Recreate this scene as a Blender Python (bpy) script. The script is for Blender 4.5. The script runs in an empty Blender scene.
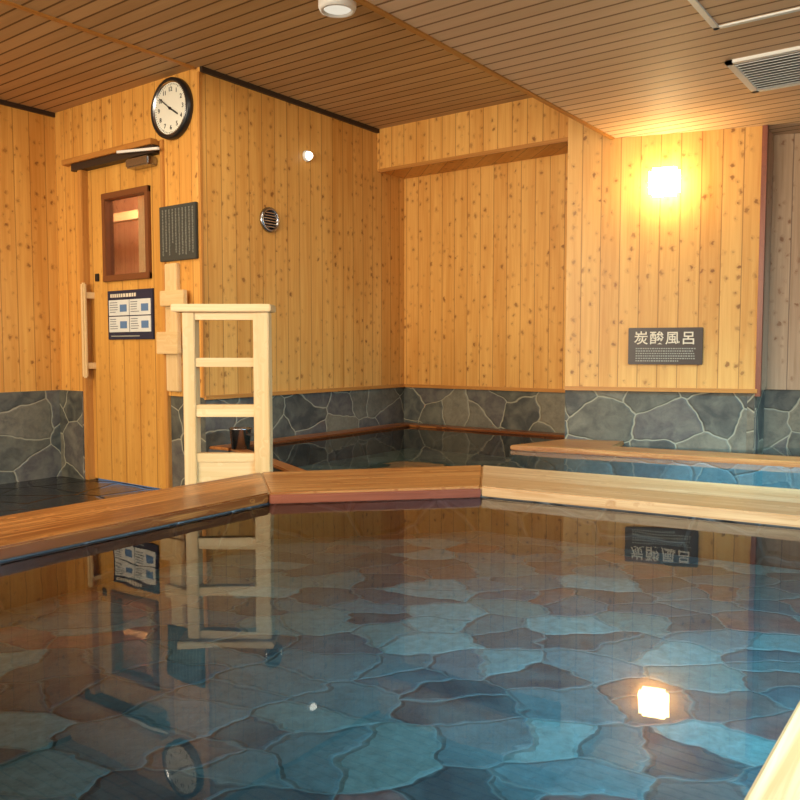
import bpy, bmesh, math, random
from mathutils import Vector, Matrix
random.seed(4)
S=bpy.context.scene
C=bpy.context.collection
try:
    S.view_settings.view_transform='Standard'
except Exception: pass

def lin(r,g,b):
    f=lambda c:(c/255/12.92) if c/255<=.04045 else ((c/255+.055)/1.055)**2.4
    return (f(r),f(g),f(b),1)

# ---------------------------------------------------------------- node helpers
class NT:
    def __init__(s,name):
        s.mat=bpy.data.materials.new(name); s.mat.use_nodes=True
        s.t=s.mat.node_tree; s.t.nodes.clear()
        s.out=s.n('ShaderNodeOutputMaterial')
    def n(s,t,**k):
        x=s.t.nodes.new(t)
        for a,b in k.items(): setattr(x,a,b)
        return x
    def l(s,a,b): s.t.links.new(a,b)
    def put(s,sock,v):
        if isinstance(v,bpy.types.NodeSocket): s.l(v,sock)
        else: sock.default_value=v
    def m(s,op,a,b=0.0,c=0.0):
        x=s.n('ShaderNodeMath',operation=op)
        s.put(x.inputs[0],a); s.put(x.inputs[1],b); s.put(x.inputs[2],c)
        return x.outputs[0]
    def vec(s,a,b,c=0.0):
        x=s.n('ShaderNodeCombineXYZ')
        s.put(x.inputs[0],a); s.put(x.inputs[1],b); s.put(x.inputs[2],c)
        return x.outputs[0]
    def mix(s,f,a,b,bt='MIX'):
        x=s.n('ShaderNodeMix',data_type='RGBA',blend_type=bt)
        s.put(x.inputs[0],f); s.put(x.inputs[6],a); s.put(x.inputs[7],b)
        return x.outputs[2]
    def mr(s,v,a,b,c,d):
        x=s.n('ShaderNodeMapRange')
        s.put(x.inputs[0],v); s.put(x.inputs[1],a); s.put(x.inputs[2],b); s.put(x.inputs[3],c); s.put(x.inputs[4],d)
        return x.outputs[0]
    def noise(s,v,scale=1,detail=3,dist=0,rough=.5):
        x=s.n('ShaderNodeTexNoise'); s.put(x.inputs['Vector'],v)
        x.inputs['Scale'].default_value=scale; x.inputs['Detail'].default_value=detail
        x.inputs['Distortion'].default_value=dist; x.inputs['Roughness'].default_value=rough
        return x.outputs['Fac']
    def uv(s):
        t=s.n('ShaderNodeTexCoord'); q=s.n('ShaderNodeSeparateXYZ'); s.l(t.outputs['UV'],q.inputs[0])
        return q.outputs[0],q.outputs[1],t.outputs['UV']
    def bsdf(s,col,rough=.5,bump=None,bs=.3,bd=.01,metal=0,coat=0,spec=.5):
        b=s.n('ShaderNodeBsdfPrincipled')
        s.put(b.inputs['Base Color'],col); s.put(b.inputs['Roughness'],rough)
        b.inputs['Metallic'].default_value=metal; b.inputs['Coat Weight'].default_value=coat
        b.inputs['Specular IOR Level'].default_value=spec
        if bump is not None:
            k=s.n('ShaderNodeBump'); k.inputs['Strength'].default_value=bs; k.inputs['Distance'].default_value=bd
            s.l(bump,k.inputs['Height']); s.l(k.outputs[0],b.inputs['Normal'])
        s.l(b.outputs[0],s.out.inputs[0]); return b

def wood(name,ca,cb,w=.1,knots=.85,groove=.025,gcol=None,kcol=None,rough=.42,streak=.5,gd=.6,cellx=.055,celly=.07,spec=.35):
    T=NT(name); x,y,_=T.uv()
    if kcol is None: kcol=lin(112,58,20)
    if gcol is None: gcol=lin(122,74,30)
    xs=T.m('DIVIDE',x,w); bi=T.m('FLOOR',xs); fr=T.m('SUBTRACT',xs,bi)
    wn=T.n('ShaderNodeTexWhiteNoise',noise_dimensions='1D'); T.l(bi,wn.inputs['W']); r=wn.outputs['Value']
    y2=T.m('ADD',y,T.m('MULTIPLY',r,13.7))
    jn=T.n('ShaderNodeTexNoise'); T.l(T.vec(x,y2),jn.inputs['Vector']); jn.inputs['Scale'].default_value=38; jn.inputs['Detail'].default_value=2
    js=T.n('ShaderNodeSeparateColor'); T.l(jn.outputs['Color'],js.inputs[0])
    kx=T.m('ADD',T.m('DIVIDE',x,cellx),T.m('MULTIPLY',r,5.3)); ky=T.m('DIVIDE',y2,celly)
    kv=T.vec(T.m('MULTIPLY_ADD',js.outputs[0],.6,kx),T.m('MULTIPLY_ADD',js.outputs[1],.4,ky))
    vo=T.n('ShaderNodeTexVoronoi',voronoi_dimensions='2D'); T.l(kv,vo.inputs['Vector']); vo.inputs['Scale'].default_value=1
    sc=T.n('ShaderNodeSeparateColor'); T.l(vo.outputs['Color'],sc.inputs[0])
    d=vo.outputs['Distance']
    r2=T.m('MULTIPLY',sc.outputs[0],sc.outputs[0])
    thr=T.m('MULTIPLY_ADD',r2,.17,-.025)
    cl=T.noise(T.vec(T.m('MULTIPLY',bi,3.7),T.m('MULTIPLY',y2,1.6)),1,1)
    pres=T.m('GREATER_THAN',T.m('ADD',sc.outputs[1],T.m('MULTIPLY',T.m('SUBTRACT',cl,.5),1.3)),.5)
    km=T.m('MULTIPLY',T.mr(d,thr,T.m('ADD',thr,.09),1.0,0.0),pres)
    halo=T.m('MULTIPLY',T.mr(d,thr,T.m('ADD',thr,.3),1.0,0.0),pres)
    gx=T.m('ADD',T.m('MULTIPLY',x,55.0),T.m('MULTIPLY',halo,1.6))
    g=T.noise(T.vec(gx,T.m('MULTIPLY',y2,1.8),T.m('MULTIPLY',r,9.0)),1,4,.6,.6)
    g2=T.noise(T.vec(T.m('MULTIPLY',x,9.0),T.m('MULTIPLY',y2,.7),r),1,2,.3)
    f=T.m('ADD',T.m('MULTIPLY',T.mr(g,.3,.7,0.,1.),streak),T.m('MULTIPLY',r,.32))
    f=T.m('ADD',f,T.m('MULTIPLY',T.mr(g2,.35,.65,0.,1.),.35))
    col=T.mix(T.m('MINIMUM',f,1.15),ca,cb)
    if knots>0:
        col=T.mix(T.m('MULTIPLY',halo,.28*knots),col,kcol)
        col=T.mix(T.m('MULTIPLY',km,T.m('MULTIPLY_ADD',sc.outputs[2],.5*knots,.35*knots)),col,kcol)
    gm=T.m('GREATER_THAN',T.m('ABSOLUTE',T.m('SUBTRACT',fr,.5)),.5-groove)
    col=T.mix(T.m('MULTIPLY',gm,gd),col,gcol)
    h=T.m('SUBTRACT',T.m('MULTIPLY',g,.15),gm)
    T.bsdf(col,rough,h,.3,.005,spec=spec)
    return T.mat

def stone(name,cells,mort,scale,edge=.035,stretch=1.0,rough=.55,spec=.5,mortmix=1.0,bs=.6,dark=.42,dist=.45,rand=1.0):
    T=NT(name); x,y,uv=T.uv()
    v=T.vec(T.m('MULTIPLY',x,scale),T.m('MULTIPLY',y,scale*stretch))
    nz=T.n('ShaderNodeTexNoise'); T.l(v,nz.inputs['Vector']); nz.inputs['Scale'].default_value=.9; nz.inputs['Detail'].default_value=3
    ad=T.n('ShaderNodeVectorMath',operation='MULTIPLY_ADD'); T.l(nz.outputs['Color'],ad.inputs[0]); ad.inputs[1].default_value=(dist,dist,0); T.l(v,ad.inputs[2])
    e=T.n('ShaderNodeTexVoronoi',voronoi_dimensions='2D',feature='DISTANCE_TO_EDGE'); T.l(ad.outputs[0],e.inputs['Vector']); e.inputs['Scale'].default_value=1
    c=T.n('ShaderNodeTexVoronoi',voronoi_dimensions='2D'); T.l(ad.outputs[0],c.inputs['Vector']); c.inputs['Scale'].default_value=1
    e.inputs['Randomness'].default_value=rand; c.inputs['Randomness'].default_value=rand
    sc=T.n('ShaderNodeSeparateColor'); T.l(c.outputs['Color'],sc.inputs[0])
    rp=T.n('ShaderNodeValToRGB'); rp.color_ramp.interpolation='CONSTANT'
    el=rp.color_ramp.elements
    while len(el)<len(cells): el.new(.5)
    for i,cc in enumerate(cells):
        el[i].position=i/len(cells)
    for i,cc in enumerate(cells):
        el[i].color=cc
    T.l(sc.outputs[0],rp.inputs[0])
    fine=T.noise(uv,38,5,.4,.65); mid=T.noise(uv,9,4,.8)
    col=T.mix(T.mr(fine,.3,.7,.0,dark),rp.outputs[0],(0.01,.01,.012,1))
    col=T.mix(T.mr(mid,.4,.7,.0,.3),col,mort)
    em=T.mr(e.outputs['Distance'],edge*.5,edge,mortmix,0.0)
    col=T.mix(em,col,mort)
    h=T.m('ADD',T.mr(e.outputs['Distance'],0.0,edge*2.2,0.,1.),T.m('MULTIPLY',fine,.35))
    T.bsdf(col,rough,h,bs,.015,spec=spec)
    return T.mat

def plain(name,col,rough=.5,metal=0,noise=.08,spec=.5):
    T=NT(name); t=T.n('ShaderNodeTexCoord')
    n=T.noise(t.outputs['Object'],25,3)
    dark=(col[0]*.7,col[1]*.7,col[2]*.7,1)
    T.bsdf(T.mix(T.m('MULTIPLY',n,noise*4),col,dark),rough,metal=metal,spec=spec); return T.mat
def emis(name,col,st):
    T=NT(name); e=T.n('ShaderNodeEmission'); e.inputs[0].default_value=col; e.inputs[1].default_value=st
    T.l(e.outputs[0],T.out.inputs[0]); return T.mat
def water(name,tint,bump=.02,base=.0,gcol=(.88,.88,.88,1)):
    T=NT(name); t=T.n('ShaderNodeTexCoord')
    n=T.noise(t.outputs['Object'],3.0,2); k=T.n('ShaderNodeBump'); k.inputs['Strength'].default_value=bump; k.inputs['Distance'].default_value=.05
    T.l(n,k.inputs['Height'])
    f=T.n('ShaderNodeFresnel'); f.inputs[0].default_value=1.33; T.l(k.outputs[0],f.inputs[1])
    tr=T.n('ShaderNodeBsdfTransparent'); tr.inputs[0].default_value=tint
    gl=T.n('ShaderNodeBsdfGlossy'); gl.inputs['Roughness'].default_value=.012; gl.inputs[0].default_value=gcol
    T.l(k.outputs[0],gl.inputs['Normal'])
    mx=T.n('ShaderNodeMixShader'); T.l(T.m('MINIMUM',T.m('ADD',f.outputs[0],base),1.0),mx.inputs[0]); T.l(tr.outputs[0],mx.inputs[1]); T.l(gl.outputs[0],mx.inputs[2])
    T.l(mx.outputs[0],T.out.inputs[0]); return T.mat
def glass(name):
    T=NT(name); tr=T.n('ShaderNodeBsdfTransparent'); tr.inputs[0].default_value=(.9,.9,.9,1)
    gl=T.n('ShaderNodeBsdfGlossy'); gl.inputs['Roughness'].default_value=.01
    mx=T.n('ShaderNodeMixShader'); mx.inputs[0].default_value=.15; T.l(tr.outputs[0],mx.inputs[1]); T.l(gl.outputs[0],mx.inputs[2]); T.l(mx.outputs[0],T.out.inputs[0]); return T.mat

# ---------------------------------------------------------------- materials
W_WALL=wood('knotty_cedar_boards',lin(232,180,100),lin(200,138,62),w=.108)
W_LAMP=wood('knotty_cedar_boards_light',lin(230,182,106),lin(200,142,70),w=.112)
W_DOORW=wood('knotty_cedar_boards_door_side',lin(228,174,90),lin(196,132,56),w=.108)
W_DOOR=wood('door_boards',lin(222,168,84),lin(188,128,54),w=.16,knots=.4)
W_GREY=wood('daylit_grey_boards',lin(204,174,142),lin(160,128,98),w=.12,gcol=lin(80,60,52))  # grey cast of daylight on the right-hand boards, mixed into their colour
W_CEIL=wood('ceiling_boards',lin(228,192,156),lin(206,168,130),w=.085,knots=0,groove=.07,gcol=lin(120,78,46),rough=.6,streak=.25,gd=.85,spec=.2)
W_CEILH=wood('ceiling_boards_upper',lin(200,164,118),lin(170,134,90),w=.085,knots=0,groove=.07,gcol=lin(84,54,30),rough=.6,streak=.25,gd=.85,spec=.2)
W_RIML=wood('rim_planks_orange',lin(204,136,70),lin(108,56,22),w=.15,knots=.3,groove=.015,rough=.28,streak=1.0)
W_RIMM=wood('rim_planks_tan',lin(204,150,88),lin(142,84,40),w=.26,knots=.4,groove=.01,rough=.3,streak=.9)
W_RIMR=wood('rim_planks_pale',lin(216,186,142),lin(176,134,88),w=.3,knots=.3,groove=.008,rough=.3,streak=.9)
W_PALE=wood('pale_hinoki',lin(230,200,150),lin(206,168,112),w=.4,knots=0,groove=0,streak=.6,gd=0)
W_TRIM=wood('trim_wood',lin(205,144,72),lin(160,102,42),w=.3,knots=0,groove=0,gd=0)
W_RED=wood('rim_fascia_redwood',lin(150,82,54),lin(104,48,28),w=.2,knots=0,groove=0,gd=0,rough=.35)
ST=stone('dark_flagstone_wall',[lin(84,82,70),lin(108,102,86),lin(64,64,58),lin(120,112,92),lin(90,84,78),lin(72,74,68)],lin(148,142,120),3.5,.02,1.15,bs=.3,dist=.6,mortmix=.95)
ST_DARK=stone('dark_pool_stone',[lin(50,54,58),lin(64,68,70),lin(42,46,50)],lin(84,88,90),4.0,.035)
POOLC=[lin(88,110,112),lin(114,138,138),lin(60,76,82),lin(132,84,78),lin(126,152,150),lin(96,120,124),lin(54,68,74),lin(108,128,124),lin(78,100,108),lin(112,90,86),lin(84,108,112),lin(66,86,94)]
ST_POOL=stone('pool_floor_flagstone',POOLC,lin(116,134,134),5.9,.03,1.35,rough=.6,mortmix=.5,dark=.5,dist=1.0)
ST_POOL2=stone('pool_floor_flagstone_rear',[lin(100,130,136),lin(122,150,154),lin(80,108,116)],lin(140,160,160),4.6,.03,1.5,rough=.6,mortmix=.5,dark=.35,dist=.7)
ST_FLOOR=stone('wet_dark_floor',[lin(26,27,30),lin(36,37,40),lin(20,22,24)],lin(16,16,18),3.2,.03,rough=.12)
BLACK=plain('black_lacquer',lin(22,22,24),.35)
DARKTRIM=plain('dark_trim',lin(48,34,24),.5)
WHITE=plain('white_paint',lin(232,230,224),.4)
STEEL=plain('brushed_steel',lin(170,170,172),.25,1.0)
CHAR=plain('charcoal_board',lin(54,56,50),.55)
SIGN=plain('dark_sign_board',lin(52,36,28),.4)
NAVY=plain('navy_print',lin(26,34,60),.45)
PAPER=plain('white_paper',lin(214,214,206),.6)
INK=plain('ink_grey',lin(96,100,106),.6)
BLUEINK=plain('printed_blue',lin(86,120,160),.6)
LETTER=plain('letter_cream',lin(226,214,190),.5)
GREYL=plain('letter_grey',lin(150,150,138),.5)
GREYD=plain('letter_dim',lin(112,114,104),.5)
BROWNF=plain('brown_frame',lin(116,66,34),.4)
INSIDE=wood('sauna_interior_boards',lin(190,134,94),lin(158,102,66),w=.12)
GLASSM=glass('door_glass')
WATER=water('bath_water',(.77,.91,.93,1),.018,.01)
WATER2=water('bath_water_rear',(.76,.91,.95,1),.03,.0)

# ---------------------------------------------------------------- geometry helpers
def uv_along(me,d):
    d=Vector(d).normalized()
    lay=me.uv_layers.new(name='UVMap') if not me.uv_layers else me.uv_layers[0]
    for p in me.polygons:
        n=p.normal
        if abs(n.dot(d))>.9:
            a=n.orthogonal().normalized(); b=n.cross(a)
        else:
            a=d.cross(n).normalized(); b=d
        for li in p.loop_indices:
            co=me.vertices[me.loops[li].vertex_index].co
            lay.data[li].uv=(co.dot(a)+37.0,co.dot(b)+11.0)
def finish(name,bm,mat,d=(0,0,1),parent=None,loc=None,rot=None,smooth=False):
    me=bpy.data.meshes.new(name); bmesh.ops.recalc_face_normals(bm,faces=bm.faces); bm.to_mesh(me); bm.free(); me.update()
    uv_along(me,d)
    if isinstance(mat,(list,tuple)):
        for q in mat: me.materials.append(q)
    else: me.materials.append(mat)
    if smooth:
        for p in me.polygons: p.use_smooth=True
    o=bpy.data.objects.new(name,me); C.objects.link(o)
    if parent: o.parent=parent
    if loc: o.location=loc
    if rot: o.rotation_euler=rot
    return o
def prism(name,pts,z0,z1,mat,d=(0,0,1),bev=0,parent=None):
    bm=bmesh.new()
    lo=[bm.verts.new((x,y,z0)) for x,y in pts]; hi=[bm.verts.new((x,y,z1)) for x,y in pts]
    n=len(pts); bm.faces.new(lo[::-1]); bm.faces.new(hi)
    for i in range(n): bm.faces.new((lo[i],lo[(i+1)%n],hi[(i+1)%n],hi[i]))
    if bev: bmesh.ops.bevel(bm,geom=list(bm.edges),offset=bev,segments=2,affect='EDGES',clamp_overlap=True)
    return finish(name,bm,mat,d,parent)
def sheet(name,pts,z,mat,d=(0,1,0)):
    me=bpy.data.meshes.new(name)
    a=sum(pts[i][0]*pts[(i+1)%len(pts)][1]-pts[(i+1)%len(pts)][0]*pts[i][1] for i in range(len(pts)))
    if a<0: pts=pts[::-1]
    me.from_pydata([(x,y,z) for x,y in pts],[],[tuple(range(len(pts)))]); me.update(); uv_along(me,d)
    me.materials.append(mat); o=bpy.data.objects.new(name,me); C.objects.link(o); return o
def box(name,a,b,mat,d=(0,0,1),bev=0.0,parent=None,loc=None,rot=None):
    bm=bmesh.new(); bmesh.ops.create_cube(bm,size=1)
    c=[(a[i]+b[i])/2 for i in range(3)]; s=[abs(b[i]-a[i]) for i in range(3)]
    for v in bm.verts: v.co=Vector((c[0]+v.co.x*s[0],c[1]+v.co.y*s[1],c[2]+v.co.z*s[2]))
    if bev: bmesh.ops.bevel(bm,geom=list(bm.edges),offset=bev,segments=2,affect='EDGES',clamp_overlap=True)
    return finish(name,bm,mat,d,parent,loc,rot)
def lathe(name,prof,mat,axis='Z',seg=40,parent=None,loc=None,rot=None):
    bm=bmesh.new(); rings=[]
    for r,h in prof:
        ring=[]
        for i in range(seg):
            a=2*math.pi*i/seg
            p=(r*math.cos(a),r*math.sin(a),h)
            if axis=='Y': p=(p[0],-h,p[1])     # h grows toward -Y
            if axis=='X': p=(h,p[0],p[1])
            ring.append(bm.verts.new(p))
        rings.append(ring)
    for k in range(len(rings)-1):
        for i in range(seg): bm.faces.new((rings[k][i],rings[k][(i+1)%seg],rings[k+1][(i+1)%seg],rings[k+1][i]))
    bm.faces.new(rings[0][::-1]); bm.faces.new(rings[-1])
    o=finish(name,bm,mat,(0,0,1),parent,loc,rot)
    for p in o.data.polygons: p.use_smooth=len(p.vertices)==4
    return o
def empty(name,loc=(0,0,0),rz=0):
    e=bpy.data.objects.new(name,None); e.empty_display_size=.1; C.objects.link(e); e.location=loc; e.rotation_euler=(0,0,rz); return e
def text(name,s,size,mat,parent,loc,rot=(math.pi/2,0,0),ext=.001,sx=1,off=0):
    cu=bpy.data.curves.new(name,'FONT'); cu.body=s; cu.size=size; cu.align_x='CENTER'; cu.align_y='CENTER'; cu.extrude=ext; cu.offset=off
    cu.materials.append(mat); o=bpy.data.objects.new(name,cu); C.objects.link(o); o.parent=parent; o.location=loc; o.rotation_euler=rot; o.scale=(sx,1,1); return o
def wallseg(name,p0,p1,z0,z1,mat,th=.08,off=0.0,cut=None,d=(0,0,1)):
    p0=Vector(p0);p1=Vector(p1); t=(p1-p0).normalized(); n=Vector((-t.y,t.x))
    a=p0+n*off; b=p1+n*off
    return prism(name,[a,b,b+n*th,a+n*th],z0,z1,mat,d)

ZH=2.45; ZL=2.115; WS=.59
XL=-3.65; YD=3.03; YR=4.97; YLN=4.64
lamp0=(-2.126,4.564); lamp1=(-1.09,4.883); ang=math.atan(.3076)
ux,uy=math.cos(ang),math.sin(ang)

# ---------------------------------------------------------------- walls
wallseg('wall_far_left',(-5.15,-3),(-5.15,YD+.08),WS,ZH,W_DOORW)
wallseg('wall_far_left_stone',(-5.15,-3),(-5.15,YD+.08),-.05,WS,ST,.08,-.03)
DX0,DX1=-4.85,-3.99
wallseg('wall_door_side_a',(-5.15,YD),(DX0,YD),WS,ZH,W_DOORW)
wallseg('wall_door_side_a_stone',(-5.12,YD),(DX0,YD),-.05,WS,ST,.08,-.03)
wallseg('wall_door_side_b',(DX1,YD),(XL-.08,YD),WS,ZH,W_DOORW)
wallseg('wall_door_side_b_stone',(DX1,YD),(XL-.06,YD),-.2,WS,ST,.08,.015)
wallseg('wall_door_side_c',(DX0,YD),(DX1,YD),2.10,ZH,W_DOORW)
wallseg('wall_left',(XL,YD),(XL,YR+.1),WS,ZH,W_WALL)
wallseg('wall_left_stone',(XL,YD+.015),(XL,YR+.1),-.2,WS,ST,.08,.015)
wallseg('wall_recess',(XL-.05,YR),(-2.0,YR),WS,ZH,W_WALL)
wallseg('wall_recess_stone',(XL-.05,YR),(-2.0,YR),-.2,WS,ST,.08,.015)
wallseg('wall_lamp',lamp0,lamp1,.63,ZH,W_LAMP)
wallseg('wall_lamp_stone',lamp0,lamp1,-.2,.63,ST,.08,.015)
box('wall_recess_lintel',(XL,YLN,2.155),(-2.06,YR,ZH),W_WALL)
wallseg('wall_lamp_return',lamp1,(-1.09,5.12),.63,ZH,W_GREY,.05)
wallseg('wall_lamp_return_stone',lamp1,(-1.09,5.12),-.2,.63,ST,.05,.01)
wallseg('wall_back_right',(-1.12,5.12),(1.6,5.95),.63,ZH,W_GREY)
wallseg('wall_back_right_stone',(-1.12,5.12),(1.6,5.95),-.2,.63,ST,.08,.012)
WY0,WY1,WZ0,WZ1=0.2,4.4,.75,1.85
wallseg('wall_right_below',(1.6,5.95),(1.6,-3),-.2,WZ0,ST)
wallseg('wall_right_above',(1.6,5.95),(1.6,-3),WZ1,ZH,W_GREY)
wallseg('wall_right_far',(1.6,5.95),(1.6,WY1),WZ0,WZ1,W_GREY)
wallseg('wall_right_near',(1.6,WY0),(1.6,-3),WZ0,WZ1,W_GREY)
wallseg('wall_back_near',(1.6,-3),(-5.15,-3),-.05,ZH,W_WALL)
wf=empty('window_1',(1.6,0,0))
box('frame_sill',(-.03,WY0,WZ0-.03),(.1,WY1,WZ0+.03),W_TRIM,(0,1,0),parent=wf)
box('frame_head',(-.03,WY0,WZ1-.03),(.1,WY1,WZ1+.03),W_TRIM,(0,1,0),parent=wf)
for i in range(5):
    y=WY0+(WY1-WY0)*i/4
    box('mullion_%d'%i,(-.01,y-.025,WZ0),(.06,y+.025,WZ1),W_TRIM,parent=wf)
# trims
box('trim_1',(XL-.002,YD-.004,WS-.012),(XL+.014,YR,WS+.012),W_TRIM,(0,1,0))
box('trim_2',(XL+.014,YR-.014,WS-.012),(-2.1,YR+.002,WS+.012),W_TRIM,(1,0,0))
t3=box('trim_3',(0,-.014,-.012),(1.084,.002,.012),W_TRIM,(1,0,0),loc=(lamp0[0],lamp0[1],.63),rot=(0,0,ang))
box('trim_4',(XL,YD,ZH-.028),(XL+.02,YLN,ZH),DARKTRIM,(0,1,0))
box('trim_5',(-5.15,0,ZH-.028),(-5.13,YD,ZH),DARKTRIM,(0,1,0))
box('trim_6',(XL+.02,YLN-.012,2.14),(-2.13,YLN,2.165),W_TRIM,(1,0,0))
box('trim_7',(-1.098,4.872,.6),(-1.07,4.90,ZL),W_RED)
box('trim_8',(XL-.012,YD-.012,WS),(XL+.006,YD+.006,ZH-.03),W_TRIM)
box('trim_9',(-3.69,-2.9,ZH-.012),(-3.67,YD-.02,ZH),W_TRIM,(0,1,0))
# ceilings
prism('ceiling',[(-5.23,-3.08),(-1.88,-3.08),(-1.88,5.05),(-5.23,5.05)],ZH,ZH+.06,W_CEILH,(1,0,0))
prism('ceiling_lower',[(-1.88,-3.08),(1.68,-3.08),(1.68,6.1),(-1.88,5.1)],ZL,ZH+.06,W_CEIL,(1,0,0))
box('trim_10',(-1.885,-3,ZL-.008),(-1.86,4.63,ZL+.03),W_TRIM,(0,1,0))

# ---------------------------------------------------------------- floors and pools
ZW=.29
A=(-2.12,-2.98);B=(-2.17,2.10);Bo=(-2.57,2.44);Cc=(-1.605,2.69);Co=(-1.90,3.20)
Dm=(-.225,2.86);Dr=(1.59,3.08);Do=(1.59,3.66)
prism('floor',[(-5.15,-3),(-2.575,-3),(-2.575,2.44),(-2.51,2.60),(-3.50,3.06),(-3.72,3.14),(-5.15,3.14)],-.05,0,ST_FLOOR,(0,1,0))
prism('floor_right',[(.21,-3),(1.6,-3),(1.6,3.0),(.21,2.85)],-.05,.1,ST_FLOOR,(0,1,0))
sheet('pool_floor_front',[(-2.17,-2.98),(-.2,-2.98),(-.2,2.90),(-1.62,2.73),(-2.2,2.12)],.155,ST_POOL,(-.596,.803,0))
sheet('pool_floor_rear',[(-3.55,3.1),(-2.5,2.6),(-2.5,2.4),(-1.85,3.15),(1.58,3.6),(1.6,5.93),(-1.1,5.11),(-2.2,4.98),(-3.6,4.98)],.13,ST_POOL2,(0,1,0))
sheet('pool_water_front',[A,(-.225,-2.98),Dm,Cc,B],ZW,WATER)
sheet('pool_water_rear',[(XL+.15,3.16),(-2.43,2.66),Bo,Co,Do,(1.59,5.9),(-1.08,5.09),(-1.1,4.88),(-2.12,4.57),(-2.15,YR-.14),(XL+.15,YR-.14)],.29,WATER2)
def rim(name,pts,mat,d,z0=.294,z1=.332,inset=.0,curb=None):
    e=empty(name)
    prism('planks',pts,z0,z1,mat,d,.006,e)
    prism('stone_curb',pts,-.12,z0,curb or ST_DARK,(0,0,1),0,e)
    return e
rim('pool_rim_left',[A,B,Bo,(-2.53,-2.98)],W_RIML,(0,1,0))
rm=rim('pool_rim_corner',[B,Cc,Co,Bo],W_RIMM,(.565,.59,0))
rim('pool_rim_back',[Cc,(-.2,2.863),Dr,Do,Co],W_RIMR,(1,.12,0))
rim('pool_rim_right',[(-.225,-2.98),(.2,-2.98),(.2,2.87),(-.225,2.845)],W_RIMR,(0,1,0))
def fascia(name,p0,p1,mat,z0=.291,z1=.325,th=.012):
    p0=Vector(p0);p1=Vector(p1);t=(p1-p0).normalized();n=Vector((t.y,-t.x))
    prism(name,[p0,p1,p1+n*th,p0+n*th],z0,z1,mat,(t.x,t.y,0),.004,rm)
fascia('fascia_corner',B,Cc,W_RED)
rim('pool_ledge_left',[(XL,3.05),(XL+.15,3.07),(XL+.15,YR-.14),(XL,YR-.14)],W_RIML,(0,1,0),.29,.306)
rim('pool_ledge_recess',[(XL,YR-.14),(-2.15,YR-.14),(-2.15,YR),(XL,YR)],W_RIML,(1,0,0),.29,.306)
rim('pool_ledge_end',[(-2.50,2.60),(-2.43,2.66),(XL+.155,3.16),(XL+.155,3.08)],W_RIMM,(1,-.5,0),.29,.306)
rim('pool_rim_carbonated',[(-2.23,4.06),(-.75,4.30),(1.55,4.66),(1.55,4.90),(-.85,4.50),(-1.75,4.36),(-1.78,4.66),(-2.11,4.555)],W_RIMM,(1,.15,0),.29,.318,0,ST_POOL2)

# ---------------------------------------------------------------- door
d=empty('door_1',((DX0+DX1)/2,YD,0)); hw=(DX1-DX0)/2
cx=-(DX0+DX1)/2
x0,x1,z0,z1=-4.645+cx,-4.157+cx,1.30,1.86
box('leaf_bottom',(-hw+.03,.03,.01),(hw-.01,.07,z0),W_DOOR,parent=d)
box('leaf_top',(-hw+.03,.03,z1),(hw-.01,.07,2.03),W_DOOR,parent=d)
box('leaf_left',(-hw+.03,.03,z0),(x0,.07,z1),W_DOOR,parent=d)
box('leaf_right',(x1,.03,z0),(hw-.01,.07,z1),W_DOOR,parent=d)
box('jamb_left',(-hw-.01,-.02,0),(-hw+.035,.06,2.10),W_TRIM,parent=d,bev=.004)
box('jamb_right',(hw-.02,-.012,0),(hw+.012,.06,2.10),W_TRIM,parent=d,bev=.004)
box('frame_head',(-hw-.06,-.03,2.03),(hw-.05,.05,2.075),DARKTRIM,(1,0,0),parent=d)
box('frame_cap',(-hw-.14,-.05,2.075),(hw-.05,.03,2.11),W_TRIM,(1,0,0),parent=d,bev=.003)
for nm,a,b in(('win_l',(x0,.01,z0),(x0+.04,.075,z1)),('win_r',(x1-.04,.01,z0),(x1,.075,z1)),('win_b',(x0,.008,z0),(x1,.075,z0+.04)),('win_t',(x0,.008,z1-.04),(x1,.075,z1))):
    box(nm,a,b,BROWNF,parent=d,bev=.004)
box('win_glass',(x0+.03,.04,z0+.03),(x1-.03,.046,z1-.03),GLASSM,parent=d)
# sauna interior seen through the glass
box('inner_back',(-1.3,.8,1.0),(.4,.85,2.3),INSIDE,parent=d)
box('inner_side_l',(-1.3,.1,1.0),(-1.26,.8,2.3),INSIDE,parent=d)
box('inner_side_r',(.36,.1,1.0),(.4,.8,2.3),INSIDE,parent=d)
box('inner_ceiling',(-1.3,.1,2.26),(.4,.8,2.3),INSIDE,parent=d)
box('inner_floor',(-1.3,.1,1.0),(.4,.8,1.04),INSIDE,parent=d)
box('inner_post',(-.02,.14,1.04),(.06,.20,2.26),W_PALE,parent=d)
box('inner_beam',(-1.1,.5,1.80),(-.05,.56,1.86),W_PALE,(1,0,0),parent=d)
il2=bpy.data.lights.new('sauna_fill','POINT'); il2.energy=46; il2.color=(1,.86,.72); il2.shadow_soft_size=.08  # added fill with no visible source, brightens the room behind the glass
io=bpy.data.objects.new('sauna_fill',il2); C.objects.link(io); io.parent=d; io.location=(-.35,.18,2.1)
box('handle_bar',(-hw+.045,-.055,.68),(-hw+.085,-.025,1.30),W_PALE,parent=d,bev=.01)
box('handle_mount_a',(-hw+.05,-.03,.74),(-hw+.08,.03,.78),W_PALE,parent=d)
box('handle_mount_b',(-hw+.05,-.03,1.2),(-hw+.08,.03,1.24),W_PALE,parent=d)
box('lock_plate',(-hw+.10,.02,1.31),(-hw+.14,.03,1.36),BLACK,parent=d,bev=.003)
box('closer_body',(.12,-.045,1.965),(.34,.03,2.02),STEEL,parent=d,bev=.008)
box('closer_arm',(-.12,-.06,2.03),(.28,-.045,2.045),WHITE,(1,0,0),parent=d,rot=(0,math.radians(5),0),loc=(0,0,.03))

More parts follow.
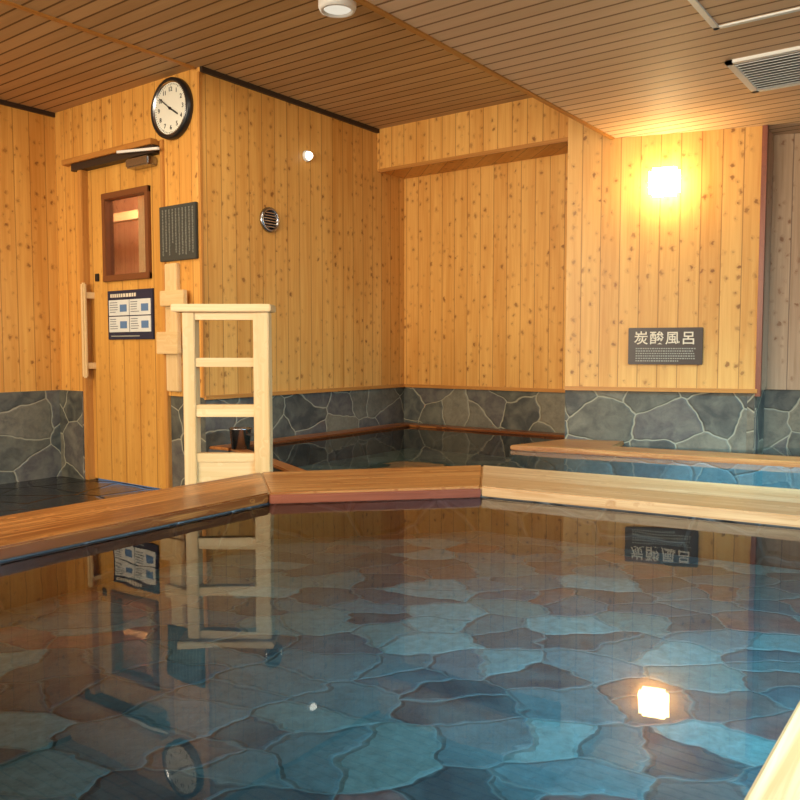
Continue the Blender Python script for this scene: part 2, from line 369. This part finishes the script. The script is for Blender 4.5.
# notice board on the door
nb=empty('notice_board',((-4.61-4.14)/2,YD+.03,1.085))
box('panel',(-.235,-.012,-.155),(.235,0,.155),NAVY,parent=nb,bev=.002)
x=-.2
while x<.06:
    L=.012+random.random()*.012
    box('heading_mark',(x,-.014,.112),(x+L,-.012,.134),LETTER,parent=nb); x+=L+.008
for i in range(2):
    for j in range(2):
        xa=-.215+i*.22; zb=.095-j*.105
        box('paper_%d%d'%(i,j),(xa,-.016,zb-.098),(xa+.212,-.012,zb),PAPER,parent=nb)
        box('picture_%d%d'%(i,j),(xa+.12,-.018,zb-.075),(xa+.19,-.016,zb-.03),BLUEINK,parent=nb)
        for k in range(5):
            box('line_%d%d%d'%(i,j,k),(xa+.012,-.018,zb-.014-k*.015-.004),(xa+.10-random.random()*.03,-.016,zb-.014-k*.015),INK,parent=nb)
box('rule_a',(-.2,-.014,-.137),(.1,-.012,-.13),GREYL,parent=nb)

# calligraphy plaque: vertical columns of small brush strokes
pl=empty('calligraphy_plaque',(-3.845,YD,1.545))
box('board',(-.165,-.022,-.16),(.165,-.002,.16),CHAR,parent=pl,bev=.003)
for i in range(10):
    x=.14-i*.030
    z=.138
    stop=-.125+random.choice([0,0,.02,.07])
    while z>stop:
        h=.009+random.random()*.006
        for k in range(3):
            zz=z-h*(.1+.35*k)
            a=random.random()*.004; b=random.random()*.004
            box('stroke',(x-.007+a,-.0235,zz-.0014),(x+.007-b,-.022,zz+.0012),GREYL if k!=1 else GREYD,parent=pl)
        q=(random.random()-.5)*.006
        box('stroke',(x+q-.0013,-.0235,z-h),(x+q+.0013,-.022,z),GREYL,parent=pl)
        z-=h+.004
pb=empty('pale_wall_rack',(-3.87,YD,0))
box('upright',(-.09,-.03,.62),(.02,0,1.37),W_PALE,parent=pb,bev=.004)
box('arm_upper',(-.10,-.06,1.12),(.12,-.03,1.21),W_PALE,(1,0,0),parent=pb,bev=.004)
box('arm_lower',(-.14,-.06,.84),(.06,-.03,.97),W_PALE,(1,0,0),parent=pb,bev=.004)

# ---------------------------------------------------------------- clock
ck=empty('wall_clock',(-3.880,YD,2.255))
FACE=plain('clock_face',lin(228,226,210),.4,noise=.02)
lathe('rim',[(.172,0),(.175,.012),(.172,.035),(.160,.042),(.150,.036),(.148,.024)],BLACK,'Y',56,ck)
lathe('rim_chrome',[(.152,.02),(.153,.037),(.148,.038),(.146,.024)],STEEL,'Y',56,ck)
lathe('face',[(.147,.012),(.147,.0245)],FACE,'Y',56,ck)
for i in range(1,13):
    a=math.radians(30*i)
    text('numeral_%d'%i,str(i),.036,BLACK,ck,(.108*math.sin(a),-.026,.108*math.cos(a)))
for i in range(60):
    a=math.radians(6*i); L=.008 if i%5 else .013
    box('tick',(-.0012,-.0262,.141-L),(.0012,-.0245,.141),BLACK,parent=ck,rot=(0,a,0))
def hand(n,L,w,deg,dy):
    box(n,(-w,-.030-dy,-.022),(w,-.028-dy,L),BLACK,parent=ck,rot=(0,math.radians(deg),0))
hand('hour_hand',.078,.0045,122,0); hand('minute_hand',.115,.003,306,.003)
lathe('hub',[(.008,.026),(.008,.036)],BLACK,'Y',20,ck)

# ---------------------------------------------------------------- left wall fittings
rv=empty('round_wall_vent',(XL,3.553,1.667))
lathe('rim',[(.078,0),(.078,.012),(.066,.022),(.058,.016),(.056,.006)],STEEL,'X',40,rv)
lathe('core',[(.058,.002),(.058,.006)],BLACK,'X',40,rv)
for i in range(6):
    z=-.042+i*.0168; w=math.sqrt(max(.056**2-z*z,.0001))
    box('louvre_%d'%i,(.006,-w,z-.004),(.016,w,z+.003),STEEL,(0,1,0),parent=rv)
il=empty('wall_glint',(XL,3.894,2.12))  # bright reflection on the wall, modelled as an added glowing dot
lathe('base',[(.036,0),(.036,.012),(.03,.018)],WHITE,'X',30,il)
lathe('glint_dome',[(.026,.018),(.025,.03),(.018,.042),(.008,.048)],emis('glint_glow',(1,.93,.78,1),5),'X',30,il)

# ---------------------------------------------------------------- wall sconce
lx,ly=-1.59,5.218+.3076*-1.59
sc=empty('wall_sconce_lamp',(lx,ly,1.825),ang)
box('backplate',(-.06,-.02,-.05),(.06,0,.05),WHITE,parent=sc,bev=.006)
box('shade',(-.085,-.14,-.075),(.085,-.02,.075),emis('sconce_glow',(1,.77,.38,1),36),parent=sc,bev=.02)
# sign
sg=empty('bath_name_sign',((-1.769-1.373)/2,(4.674+4.796)/2,.887),ang)
box('board',(-.208,-.022,-.108),(.208,-.002,.108),SIGN,parent=sg,bev=.003)
for i,ch in enumerate('炭酸風呂'):
    text('char_%d'%i,ch,.082,LETTER,sg,(-.135+i*.088,-.024,.042),ext=.001,off=.0008)
for i in range(6):
    xw=.16-(.09 if i==5 else 0)
    x=-.165
    while x<xw:
        L=.006+random.random()*.006
        box('smalltext',(x,-.0235,-.018-i*.0145),(x+L,-.022,-.011-i*.0145),GREYL,parent=sg); x+=L+.004

# ---------------------------------------------------------------- wooden stand
st=empty('wooden_rack_stand',(0,0,0))
sa=math.atan2(.596,.803)
st.location=(-2.79,2.44,0); st.rotation_euler=(0,0,sa)
W=.195
box('post_left',(-W+.01,-.04,0),(-W+.065,.05,1.035),W_PALE,parent=st,bev=.004)
box('post_right',(W-.065,-.04,0),(W+.005,.05,1.035),W_PALE,parent=st,bev=.004)
box('top_board',(-W-.03,-.075,1.035),(W+.02,.085,1.068),W_PALE,(1,0,0),parent=st,bev=.004)
box('top_rail',(-W+.06,-.03,1.0),(W-.06,.02,1.035),W_PALE,(1,0,0),parent=st)
box('rail_1',(-W+.06,-.03,.79),(W-.06,.02,.83),W_PALE,(1,0,0),parent=st,bev=.003)
box('rail_2',(-W+.06,-.03,.565),(W-.06,.02,.62),W_PALE,(1,0,0),parent=st,bev=.003)
box('rail_3',(-W+.06,-.03,.36),(W-.06,.02,.40),W_PALE,(1,0,0),parent=st,bev=.003)
box('bottom_panel',(-W+.06,-.02,.0),(W-.06,.02,.36),W_PALE,(1,0,0),parent=st)
bk=empty('steel_ladle_bucket',(-3.42,3.09,.306))
lathe('body',[(.05,0),(.062,.11),(.066,.112),(.066,.118),(.060,.118),(.048,.006)],STEEL,'Z',32,bk)
box('handle',(.055,-.006,.08),(.16,.006,.092),STEEL,(1,0,0),parent=bk)

# ---------------------------------------------------------------- ceiling fittings
cl=empty('ceiling_downlight',(-2.42,2.79,ZH))
lathe('housing',[(.085,0),(.085,-.06),(.078,-.075),(.066,-.077),(.06,-.065)],WHITE,'Z',40,cl)
lathe('lens',[(.061,-.055),(.061,-.067)],emis('downlight_lens',(1,.9,.72,1),.8),'Z',40,cl)
av=empty('ceiling_air_vent',(-.745,3.945,ZL))
for nm,a,b in(('frame_a',(-.25,-.25,-.014),(-.215,.25,0)),('frame_b',(.215,-.25,-.014),(.25,.25,0)),('frame_c',(-.25,-.25,-.014),(.25,-.215,0)),('frame_d',(-.25,.215,-.014),(.25,.25,0))):
    box(nm,a,b,WHITE,parent=av,bev=.003)
box('duct_dark',(-.22,-.22,-.003),(.22,.22,-.001),BLACK,parent=av)
for i in range(12):
    y=-.2+i*.036
    box('blade_%d'%i,(-.215,-.006,-.004),(.215,.006,-.001),WHITE,(1,0,0),parent=av,loc=(0,y,-.009),rot=(math.radians(35),0,0))
ch=empty('ceiling_hatch',(-.66,3.03,ZL))
for nm,a,b in(('frame_a',(-.27,-.27,-.01),(-.245,.27,0)),('frame_b',(.245,-.27,-.01),(.27,.27,0)),('frame_c',(-.27,-.27,-.01),(.27,-.245,0)),('frame_d',(-.27,.245,-.01),(.27,.27,0))):
    box(nm,a,b,WHITE,parent=ch,bev=.002)
box('panel',(-.245,-.245,-.004),(.245,.245,-.001),W_CEIL,(1,0,0),parent=ch)

# ---------------------------------------------------------------- lights
def area(name,loc,target,sx,sy,pw,col,spread=180):
    l=bpy.data.lights.new(name,'AREA'); l.shape='RECTANGLE'; l.size=sx; l.size_y=sy; l.energy=pw; l.color=col; l.spread=math.radians(spread)
    o=bpy.data.objects.new(name,l); C.objects.link(o); o.location=loc
    o.rotation_euler=(Vector(target)-Vector(loc)).to_track_quat('-Z','Y').to_euler(); return o
warm=(1,.88,.68)
area('fill_near_warm',(-1.6,-2.6,1.6),(-2.2,5,1.8),4,1.0,168,warm,120)  # added warm fill from behind the camera, no fixture there
area('light_ceiling_left',(-4.3,.8,2.40),(-4.3,.81,0),.8,2.0,46,warm)
area('light_ceiling_mid',(-2.9,2.6,2.40),(-2.9,2.61,0),.5,.9,12,warm)
area('light_window',(1.55,1.6,1.5),(-.9,1.5,-.1),2.6,.8,60,(.45,.78,1),75)
area('light_window_far',(1.55,4.0,1.5),(-.6,4.2,.2),.8,1.0,16,(.42,.76,1),80)
area('fill_over_bath',(-.3,1.6,2.09),(-.7,1.8,0),.8,1.6,32,(.36,.76,1),75)  # added overhead fill that lights the bath floor blue, no real lamp
area('fill_over_rear_bath',(-.1,3.1,2.09),(-1.1,4.1,.2),.9,.5,28,(.42,.80,1),55)  # another added cool fill, brings up the teal of the rear pool
w=bpy.data.worlds.new('world'); S.world=w; w.use_nodes=True
w.node_tree.nodes['Background'].inputs[0].default_value=(.5,.7,1,1); w.node_tree.nodes['Background'].inputs[1].default_value=.6

# ---------------------------------------------------------------- camera
cd=bpy.data.cameras.new('camera'); cd.sensor_width=36; cd.lens=36.1; cd.clip_start=.02
co=bpy.data.objects.new('camera',cd); C.objects.link(co); co.location=(0,0,.87)
co.rotation_euler=(math.radians(90-3.64),0,math.radians(36.6)); S.camera=co
